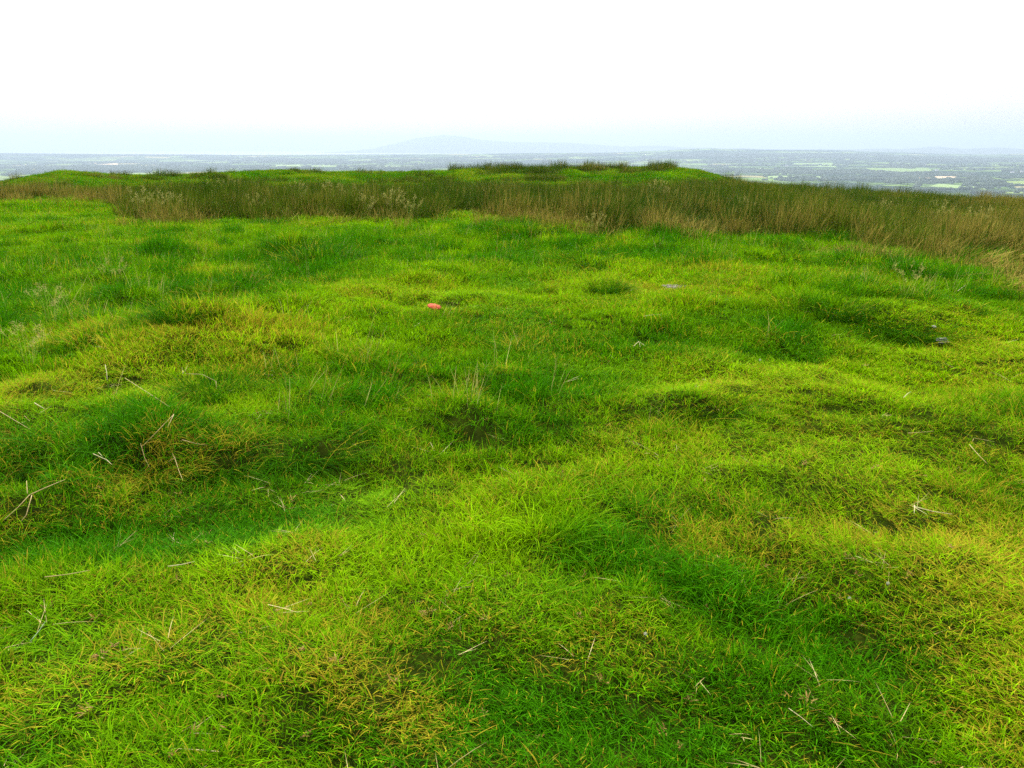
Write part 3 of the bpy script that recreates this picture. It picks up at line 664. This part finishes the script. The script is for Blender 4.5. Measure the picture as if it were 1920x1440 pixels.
# ------------------------------------------------------------------ small things on the turf
def tube(pts, r0, r1, sides=5):
    V = []; n = len(pts); pts = [Vector(p_) for p_ in pts]
    for i, p_ in enumerate(pts):
        d = (pts[min(i + 1, n - 1)] - pts[max(i - 1, 0)]).normalized(); u = d.cross(Vector((0.1, .2, 1))).normalized(); v = d.cross(u)
        r = r0 + (r1 - r0) * i / (n - 1)
        for k in range(sides):
            a = 2 * math.pi * k / sides; V.append(p_ + u * (r * math.cos(a)) + v * (r * math.sin(a)))
    Fc = [(i * sides + k, i * sides + (k + 1) % sides, (i + 1) * sides + (k + 1) % sides, (i + 1) * sides + k) for i in range(n - 1) for k in range(sides)]
    Fc.append(tuple(range(sides))[::-1]); Fc.append(tuple((n - 1) * sides + k for k in range(sides)))
    return [tuple(v) for v in V], Fc
def straw(pxs_, lift, rad, mat, label, name='dry_straw', branches=(), cat='straw'):
    base = Vector(at(*pxs_[0]))
    base.z += 0
    def world(pl):
        out = []
        for i, q in enumerate(pl):
            p_ = Vector(at(*q)); toward = (Vector((0, 0, EYE)) - p_).normalized(); out.append(p_ + Vector((0, 0, lift)) - base)
        res = []
        for i in range(len(out) - 1):
            for k in range(3): res.append(out[i].lerp(out[i + 1], k / 3))
        res.append(out[-1]); return res
    rad *= .75; V, Fc = tube(world(pxs_), rad, rad * .5)
    for b_ in branches:
        v, f = tube(world(b_), rad * .8, rad * .4); o_ = len(V); V += v; Fc += [tuple(i + o_ for i in q) for q in f]
    link(name, newmesh(name, V, Fc), mat, label=label, cat=cat, group='loose dry straws', loc=base)
straw([(272, 868), (300, 838), (330, 806)], .09, .0035, M_straw, 'thick bent straw rising over the near bank', branches=[[(330, 806), (318, 832)], [(268, 862), (276, 890), (284, 906)]])
straw([(238, 735), (280, 765), (322, 795)], .10, .0026, M_straw, 'long straw slanting down to the right above the near bank')
straw([(345, 852), (370, 858), (392, 862)], .08, .0030, M_straw, 'curved straw lying flat in the middle of the near bank')
straw([(330, 880), (338, 905), (346, 925)], .07, .0026, M_straw, 'short drooping straw below the matted dry grass', branches=[[(330, 882), (318, 890)], [(330, 882), (326, 874)]])
straw([(356, 727), (382, 728), (408, 742)], .10, .0026, M_straw, 'straw bent over the upright fresh tussock', branches=[[(408, 742), (409, 756)]])
straw([(200, 702), (203, 718), (204, 732)], .07, .0022, M_palestraw, 'single upright pale straw on the yellow ridge')
straw([(62, 962), (90, 948), (128, 932)], .09, .0040, M_straw, 'long forked straw at the left edge of the hollow', branches=[[(62, 962), (40, 985), (14, 1010)], [(66, 962), (56, 1000), (46, 1012)], [(58, 960), (56, 935)]])
straw([(88, 1105), (130, 1100), (172, 1092)], .05, .0028, M_straw, 'thin straw lying level at the lower left')
straw([(318, 1084), (345, 1080), (368, 1074)], .05, .0028, M_palestraw, 'short pale straw lying near the hollow at left')
straw([(62, 1228), (78, 1208), (90, 1190)], .05, .0030, M_stalk, 'green stalk with a brown head at the lower left')
straw([(1708, 968), (1745, 978), (1782, 984)], .05, .0030, M_palestraw, 'forked pale straw on the dry turf at right', branches=[[(1712, 966), (1711, 982)], [(1712, 970), (1735, 984)]])
straw([(1815, 850), (1832, 870), (1848, 886)], .05, .0026, M_straw, 'thin slanting straw on the path at the right')
straw([(1205, 606), (1222, 603), (1240, 602)], .06, .0040, M_palestraw, 'bleached curved stem on the short turf', branches=[[(1238, 603), (1241, 612)]])
straw([(1793, 563), (1801, 557), (1809, 550)], .10, .0045, M_palestraw, 'pale straw standing over the small very dark tussock')
straw([(1700, 828), (1720, 827), (1748, 824)], .05, .0028, M_straw, 'faint level straw on the yellow turf at right')
straw([(1476, 1350), (1500, 1368), (1522, 1386)], .04, .0018, M_palestraw, 'hair thin straw in the bottom foreground')
straw([(1692, 760), (1700, 752), (1706, 748)], .05, .0028, M_palestraw, 'short pale straw on the hump at right')
straw([(777, 625), (783, 621), (787, 618)], .06, .0040, M_palestraw, 'short white stem left of the turf middle')
straw([(6, 803), (30, 818), (62, 838)], .10, .0026, M_straw, 'slanting straw near the left edge above the near bank')
straw([(68, 774), (78, 780), (88, 786)], .06, .0034, M_palestraw, 'short bleached stem on the ridge by the left edge')
straw([(180, 885), (205, 896), (215, 905)], .10, .0035, M_palestraw, 'pale curled dead leaf on the near bank', branches=[[(190, 882), (198, 890)]])
straw([(1188, 660), (1197, 651), (1208, 659)], .05, .0040, M_palestraw, 'small pale bent dead stem in the middle of the turf', branches=[[(1197, 651), (1200, 662)]])
# red cap
def blob(nu, nv, fx):
    V, Fc = [], []
    for i in range(nv + 1):
        for j in range(nu):
            a = 2 * math.pi * j / nu; b_ = math.pi * i / nv; V.append(fx(a, b_))
    for i in range(nv):
        for j in range(nu): Fc.append((i * nu + j, i * nu + (j + 1) % nu, (i + 1) * nu + (j + 1) % nu, (i + 1) * nu + j))
    return V, Fc
xx, yy, zz = at(815, 587)
rnd = random.Random(3)
V, Fc = blob(28, 12, lambda a, b_: (.068 * math.sin(b_) * math.cos(a) * (1 + .08 * math.sin(3 * a)), .055 * math.sin(b_) * math.sin(a), .032 * math.cos(b_) * (1 if b_ < 1.57 else .3) - .010 * math.cos(a) * -1 * math.sin(b_) * 0 + .004 * math.sin(5 * a) * math.sin(b_)))
red = link('red_cap', newmesh('red_cap', V, Fc), M_red, label='coral red domed cap half sunk in the turf', cat='mushroom cap', loc=(xx, yy, zz + .055), rot=(.1, .22, .1))
# grey stone slabs
xx, yy, zz = at(1766, 649)
def slab(L, W, H, seed):
    rr = random.Random(seed); n = 11; V = []
    pr = [(1 + rr.uniform(-.18, .12)) for _ in range(n)]
    for lv, (k, h) in enumerate([(.93, 0), (1.0, .3), (1.0, .75), (.88, 1.0)]):
        for i in range(n):
            a = 2 * math.pi * i / n; V.append((L / 2 * math.cos(a) * pr[i] * k, W / 2 * math.sin(a) * pr[i] * k, H * h + rr.uniform(-.1, .1) * H * (lv > 1)))
    Fc = [(l * n + i, l * n + (i + 1) % n, (l + 1) * n + (i + 1) % n, (l + 1) * n + i) for l in range(3) for i in range(n)]
    Fc += [tuple(range(n))[::-1], tuple(3 * n + i for i in range(n))]; return V, Fc
root = link('layered_stone', None, None, label='flat grey layered stone lying in the hollow on the right', cat='stone', loc=(xx, yy, zz + .038), rot=(.08, -.05, .1), scl=(.85, .8, .85))
for i, (L, W, H, dx, dy, dz) in enumerate([(.13, .035, .008, -.015, -.045, .004), (.135, .08, .010, .010, .030, .004), (.10, .05, .007, .015, .045, .0145)]):
    V, Fc = slab(L, W, H, i); link('slab', newmesh('slab', V, Fc, smooth=False), M_stone, parent=root, loc=(dx, dy, dz))
# pale pebble
xx, yy, zz = at(1750, 622)
V, Fc = blob(12, 8, lambda a, b_: (.026 * math.sin(b_) * math.cos(a) * (1 + .15 * math.sin(2 * a)), .018 * math.sin(b_) * math.sin(a), .012 * math.cos(b_)))
link('pale_pebble', newmesh('pale_pebble', V, Fc), M_petal, label='small cream pebble beside the end of the dark bank', cat='pebble', loc=(xx, yy, zz + .045), rot=(0, .3, .2))
# bare grey patch: a low crust of soil with dead stems on it
xx, yy, zz = at(1262, 542)
V, Fc = [(0, 0, .022)], []
n = 26
for ring, k in enumerate((.35, .7, 1.0)):
    for i in range(n):
        a = 2 * math.pi * i / n; r = k * (1 + .18 * math.sin(3 * a + 1) + .1 * math.sin(7 * a))
        X, Y = .13 * r * math.cos(a), .09 * r * math.sin(a)
        V.append((X, Y, float(ground(xx + X, yy + Y)) - zz + (.016 if ring < 2 else -.01) + rnd.uniform(-.006, .006)))
Fc += [(0, 1 + i, 1 + (i + 1) % n) for i in range(n)] + [(1 + r_ * n + i, 1 + (r_ + 1) * n + i, 1 + (r_ + 1) * n + (i + 1) % n, 1 + r_ * n + (i + 1) % n) for r_ in range(2) for i in range(n)]
root = link('bare_patch', None, None, label='small grey bare patch with dead stems on the short turf', cat='bare patch', loc=(xx, yy, zz))
link('soil', newmesh('soil', V, Fc), M_ash, parent=root)
V, Fc = [], []
for i in range(90):
    a = rnd.uniform(0, 6.28); r = .14 * math.sqrt(rnd.random()); X, Y = r * math.cos(a), r * .75 * math.sin(a); b_ = rnd.gauss(.2, .6); L = rnd.uniform(.02, .06)
    v, f = tube([(X, Y, .025 + rnd.uniform(0, .01)), (X + L * .5 * math.cos(b_), Y + L * .5 * math.sin(b_), .04), (X + L * math.cos(b_), Y + L * math.sin(b_), .025)], .0022, .001, 3)
    o_ = len(V); V += v; Fc += [tuple(q + o_ for q in ff) for ff in f]
link('dead_stems', newmesh('dead_stems', V, Fc), M_twig, parent=root)['kind'] = 'stuff'
# white clover flowers
def clover(px, py, label, s_=1.):
    xx, yy, zz = at(px, py)
    root = link('clover_flower', None, None, label=label, cat='flower', group='white clover flowers', loc=(xx, yy, zz), scl=(s_, s_, s_))
    V, Fc = tube([(0, .004, 0), (.002, .002, .03), (0, 0, .055)], .0012, .001); link('stem', newmesh('stem', V, Fc), M_stalk, parent=root)
    V, Fc = [], []; rr = random.Random(px)
    for lv in range(5):
        for k in range(9):
            el_ = R(-25 + lv * 26); a = 2 * math.pi * (k + .5 * lv) / 9 + rr.uniform(-.1, .1); d = Vector((math.cos(a) * math.cos(el_), math.sin(a) * math.cos(el_), math.sin(el_)))
            u = d.cross(Vector((0, 0, 1.001))).normalized() * .0013; b0 = d * .002; b1 = d * .0085 + Vector((0, 0, .001)); b2 = d * .0105 + Vector((0, 0, .003)); i0 = len(V)
            V += [tuple(b0 - u * .5), tuple(b0 + u * .5), tuple(b1 + u), tuple(b2), tuple(b1 - u)]; Fc.append((i0, i0 + 1, i0 + 2, i0 + 3, i0 + 4))
    link('flower_head', newmesh('flower_head', V, Fc, smooth=False), M_petal, parent=root, loc=(0, 0, .060))
clover(1590, 1142, 'white clover flower in the dark lush patch, nearer of two', .7)
clover(1662, 1112, 'white clover flower beside the drier turf, further of two', .65)
clover(1209, 1208, 'ragged pale clover flower in the centre foreground', .65)
clover(1424, 688, 'small white flower where the hollow meets the yellow hump', .9)
# russet dead leaves and sorrel scattered through the turf
lp = bpy.data.collections.new('litter_prototypes')
for k in range(3):
    d_ = blades(rng, 12, .018, .012, .03, .007, (.5, 1.3), (.2, 1.), 3, .6); proto(lp, d_, M_leaf)
for k in range(3):
    proto(lp, blades(rng, 5, .05, .06, .16, .0028, (1.2, 1.5), (.0, .3), 3, .2), M_leafstraw)
lx, ly = [], []
for px, py in [(1055, 690), (1056, 705), (915, 790), (1430, 1065), (1398, 1085), (1470, 1150), (1610, 1180), (1085, 1245), (540, 960), (505, 915), (190, 1025), (250, 1010), (225, 1032), (385, 1010), (390, 1020), (560, 1000), (575, 1060),
               (265, 1220), (90, 1180), (95, 1145), (660, 1150), (1020, 640), (990, 730), (940, 640), (770, 770), (780, 660), (330, 1090), (860, 1160), (1500, 590), (1350, 770), (1560, 1360), (420, 1310), (1820, 720), (1895, 715), (1620, 520), (1470, 1095)]:
    xx, yy, zz = at(px, py); lx.append(xx); ly.append(yy)
m = 330; yy = 1.5 + 9 * rng.uniform(0, 1, m) ** 1.4; xx = rng.uniform(-.8, .8, m) * yy
lx = np.concatenate([lx, xx]); ly = np.concatenate([ly, yy]); m = len(lx)
ks = rng.uniform(.5, 1.1, m)
gn_scatter('leaf_litter', lp, np.stack([lx, ly, ground(lx, ly) + .022], 1), eulers(rng.uniform(0, 6.28, m), rng.uniform(0, .5, m), rng.uniform(0, 6.28, m)), np.stack([ks] * 3, 1), rng.integers(0, 6, m),
           {'gdry': np.ones(m), 'glush': np.zeros(m)}, 'russet dead leaf scraps scattered in the turf', 'leaf litter')
# ------------------------------------------------------------------ valley woods, trees and farms
def tree_blob(rng, nb, rad, h):
    V, Fc = [], []
    for _ in range(nb):
        cx, cy2 = rng.uniform(-rad, rad, 2) * .6; cz = h * rng.uniform(.45, .75); r = rad * rng.uniform(.35, .6); o_ = len(V)
        for i in range(5):
            for j in range(7):
                a = 2 * math.pi * j / 7 + i * .4; b_ = math.pi * i / 4; q = r * rng.uniform(.8, 1.15)
                V.append((cx + q * math.sin(b_) * math.cos(a), cy2 + q * math.sin(b_) * math.sin(a), cz + q * math.cos(b_) * 1.1))
        Fc += [(o_ + i * 7 + j, o_ + i * 7 + (j + 1) % 7, o_ + (i + 1) * 7 + (j + 1) % 7, o_ + (i + 1) * 7 + j) for i in range(4) for j in range(7)]
    return V, Fc
wp = bpy.data.collections.new('wood_prototypes')
for k in range(4):
    V, Fc = tree_blob(rng, 9, 16, 11); o = bpy.data.objects.new('proto_wood_%d' % k, newmesh('tree_group', V, np.array(Fc))); o.data.materials.append(M_crown); wp.objects.link(o)
woods = [((0, 312), (330, 318), 330, 1.), ((60, 322), (240, 323), 120, 1.), ((540, 302), (700, 306), 260, .9), ((250, 306), (330, 305), 160, 1.), ((760, 300), (880, 304), 260, .8), ((640, 313), (780, 318), 90, .9),
         ((1340, 321), (1600, 324), 190, 1.), ((1560, 336), (1700, 337), 70, 1.), ((1700, 328), (1800, 329.5), 40, 1.), ((1815, 331), (1920, 335), 55, 1.), ((1780, 338), (1860, 339), 35, .9),
         ((1300, 290), (1480, 294), 500, .9), ((1540, 290), (1900, 302), 650, .95), ((1330, 305), (1450, 300), 250, .7), ((1850, 355), (1920, 357), 40, 1.), ((1600, 344), (1740, 342), 40, .9),
         ((420, 297), (520, 300), 250, .7), ((0, 291), (420, 292.5), 260, .8), ((900, 296), (1150, 290), 260, .6), ((330, 320), (520, 321), 60, .9)]
WX, WY = [], []
for a, b_, r, dn in woods:
    A_, B_ = at(*a), at(*b_); L = math.hypot(B_[0] - A_[0], B_[1] - A_[1])
    n = int((L * 2 * r + math.pi * r * r) / 520 * dn); n = min(n, 6500)
    tt = rng.uniform(0, 1, n); ox, oy = rng.uniform(-r, r, n) * 1.5, rng.uniform(-r, r, n)
    X = A_[0] + (B_[0] - A_[0]) * tt + ox; Y = A_[1] + (B_[1] - A_[1]) * tt + oy
    k = vn(X, Y, 260, 80) + .5 * vn(X, Y, 110, 81) > -.35; WX.append(X[k]); WY.append(Y[k])
# hedges
for q in range(260):
    Y0 = rng.uniform(2600, 10000); X0 = rng.uniform(-.75, .75) * Y0; a = rng.choice([0.1, 1.5]) + rng.normal(0, .25); L = rng.uniform(200, 700); n = int(L / 14)
    tt = np.linspace(0, L, n); X = X0 + np.cos(a) * tt; Y = Y0 + np.sin(a) * tt; k = rng.uniform(0, 1, n) < .75; WX.append(X[k]); WY.append(Y[k])
WX = np.concatenate(WX); WY = np.concatenate(WY); k = WY > 1500; WX, WY = WX[k], WY[k]; m = len(WX)
hed = np.arange(m) > m * 2
ks = rng.uniform(.55, 1.1, m)
gn_scatter('woodland', wp, np.stack([WX, WY, ground(WX, WY) - 2], 1), np.stack([np.zeros(m), np.zeros(m), rng.uniform(0, 6.28, m)], 1), np.stack([ks] * 3, 1), rng.integers(0, 4, m),
           {'gdry': np.zeros(m)}, 'blue green woods and hedges across the hazy valley', 'woodland')
print('wood instances', m)
trees = [(1702, 357, 'left tree of the pair standing low over the right skyline'), (1762, 358, 'right tree of the pair standing low over the right skyline'), (1784, 346, 'rounded tree on the bright field low on the right'),
         (1840, 341, 'dark tree between the long woods on the right'), (1608, 341, 'lone tree above the pale strip over the right skyline')]
V, Fc = tree_blob(rng, 14, 8, 13); crown_me = newmesh('crown', V, np.array(Fc)); V, Fc = tube([(0, 0, -1), (.2, 0, 4), (0, .2, 8)], .6, .3, 7); trunk_me = newmesh('trunk', V, Fc)
for i, (px, py, lb) in enumerate(trees):
    xx, yy, zz = at(px, py)
    root = link('field_tree', None, None, label=lb, cat='tree', group='single trees in the valley', loc=(xx, yy, zz), rot=(0, 0, i * 1.3), scl=(1.1, 1.1, 1.1))
    link('crown', crown_me, M_crown, parent=root); link('trunk', trunk_me, M_bark, parent=root)
def house_parts():
    w, d, h, r = 9., 5., 4.5, 3.2
    Vw = [(-w, -d, -1), (w, -d, -1), (w, d, -1), (-w, d, -1), (-w, -d, h), (w, -d, h), (w, d, h), (-w, d, h), (-w, 0, h + r), (w, 0, h + r)]
    Fw = [(0, 1, 5, 4), (1, 2, 6, 9, 5), (2, 3, 7, 6), (3, 0, 4, 8, 7)]
    e = .4
    Vr = [(-w - e, -d - e, h - .2), (w + e, -d - e, h - .2), (w + e, 0, h + r + .1), (-w - e, 0, h + r + .1), (-w - e, d + e, h - .2), (w + e, d + e, h - .2),
          (-w - e, -d - e, h + .1), (w + e, -d - e, h + .1), (w + e, 0, h + r + .5), (-w - e, 0, h + r + .5), (-w - e, d + e, h + .1), (w + e, d + e, h + .1)]
    Fr = [(0, 1, 2, 3), (3, 2, 5, 4), (6, 9, 8, 7), (9, 10, 11, 8), (0, 6, 7, 1), (4, 5, 11, 10), (1, 7, 8, 2), (2, 8, 11, 5), (0, 3, 9, 6), (3, 4, 10, 9)]
    return newmesh('wall', Vw, Fw, smooth=False), newmesh('roof', Vr, Fr, smooth=False)
wall_me, roof_me = house_parts()
farms = [(16, 297, 1.6, 'far white farmhouse at the left edge of the farmland'), (28, 297, 1.2, 'second far white farmhouse near the left edge'), (367, 304, 1.5, 'white farmhouse in the middle of the left farmland'),
         (298, 314, 1.2, 'white farmhouse in front of the left dark wood'), (458, 320, 1.0, 'near white farmhouse just over the left skyline'), (600, 313, 1.2, 'white farmhouse beside the long pale pasture'),
         (1262, 303, 1.5, 'white farmhouse behind the green mound'), (1475, 312, 1.3, 'white farmhouse at the foot of the forested ridge'), (1733, 310, 1.5, 'white farmhouse under the forested ridge on the right'),
         (1756, 320, 1.2, 'white farmhouse by the wide pasture on the right'), (1898, 324, 1.3, 'left white farmhouse of the pair at the right edge'), (1916, 323, 1.3, 'right white farmhouse of the pair at the right edge'),
         (1665, 314, 1.2, 'small white farmhouse above the wide pasture on the right'), (1320, 317, 1.0, 'white farmhouse just over the slope of the green mound')]
for i, (px, py, k, lb) in enumerate(farms):
    xx, yy, zz = at(px, py)
    root = link('farmhouse', None, None, label=lb, cat='farmhouse', group='white farmhouses in the valley', loc=(xx, yy, zz), rot=(0, 0, random.Random(i).uniform(-.4, .4)), scl=(k, k, k))
    link('wall', wall_me, M_white, parent=root); link('roof', roof_me, M_roof, parent=root)
# ------------------------------------------------------------------ haze
HZ0, HZ1, HR = -206., 330., 34000.
V = [(sx_ * HR, sy_ * HR, z_) for z_ in (HZ0, HZ1) for sx_, sy_ in ((-1, -1), (1, -1), (1, 1), (-1, 1))]
Fc = [(0, 3, 2, 1), (4, 5, 6, 7), (0, 1, 5, 4), (1, 2, 6, 5), (2, 3, 7, 6), (3, 0, 4, 7)]
hm = bpy.data.materials.new('haze_air'); hm.use_nodes = True; hn = hm.node_tree.nodes; hn.clear()
ho = hn.new('ShaderNodeOutputMaterial'); hv = hn.new('ShaderNodeVolumePrincipled')
hv.inputs['Color'].default_value = (.56, .70, .86, 1); hv.inputs['Density'].default_value = 9.0e-5; hv.inputs['Anisotropy'].default_value = .2
hm.node_tree.links.new(hv.outputs[0], ho.inputs['Volume'])
link('haze', newmesh('haze', V, Fc, smooth=False), hm, label='pale blue summer haze over the lowland', cat='haze', kind='stuff')
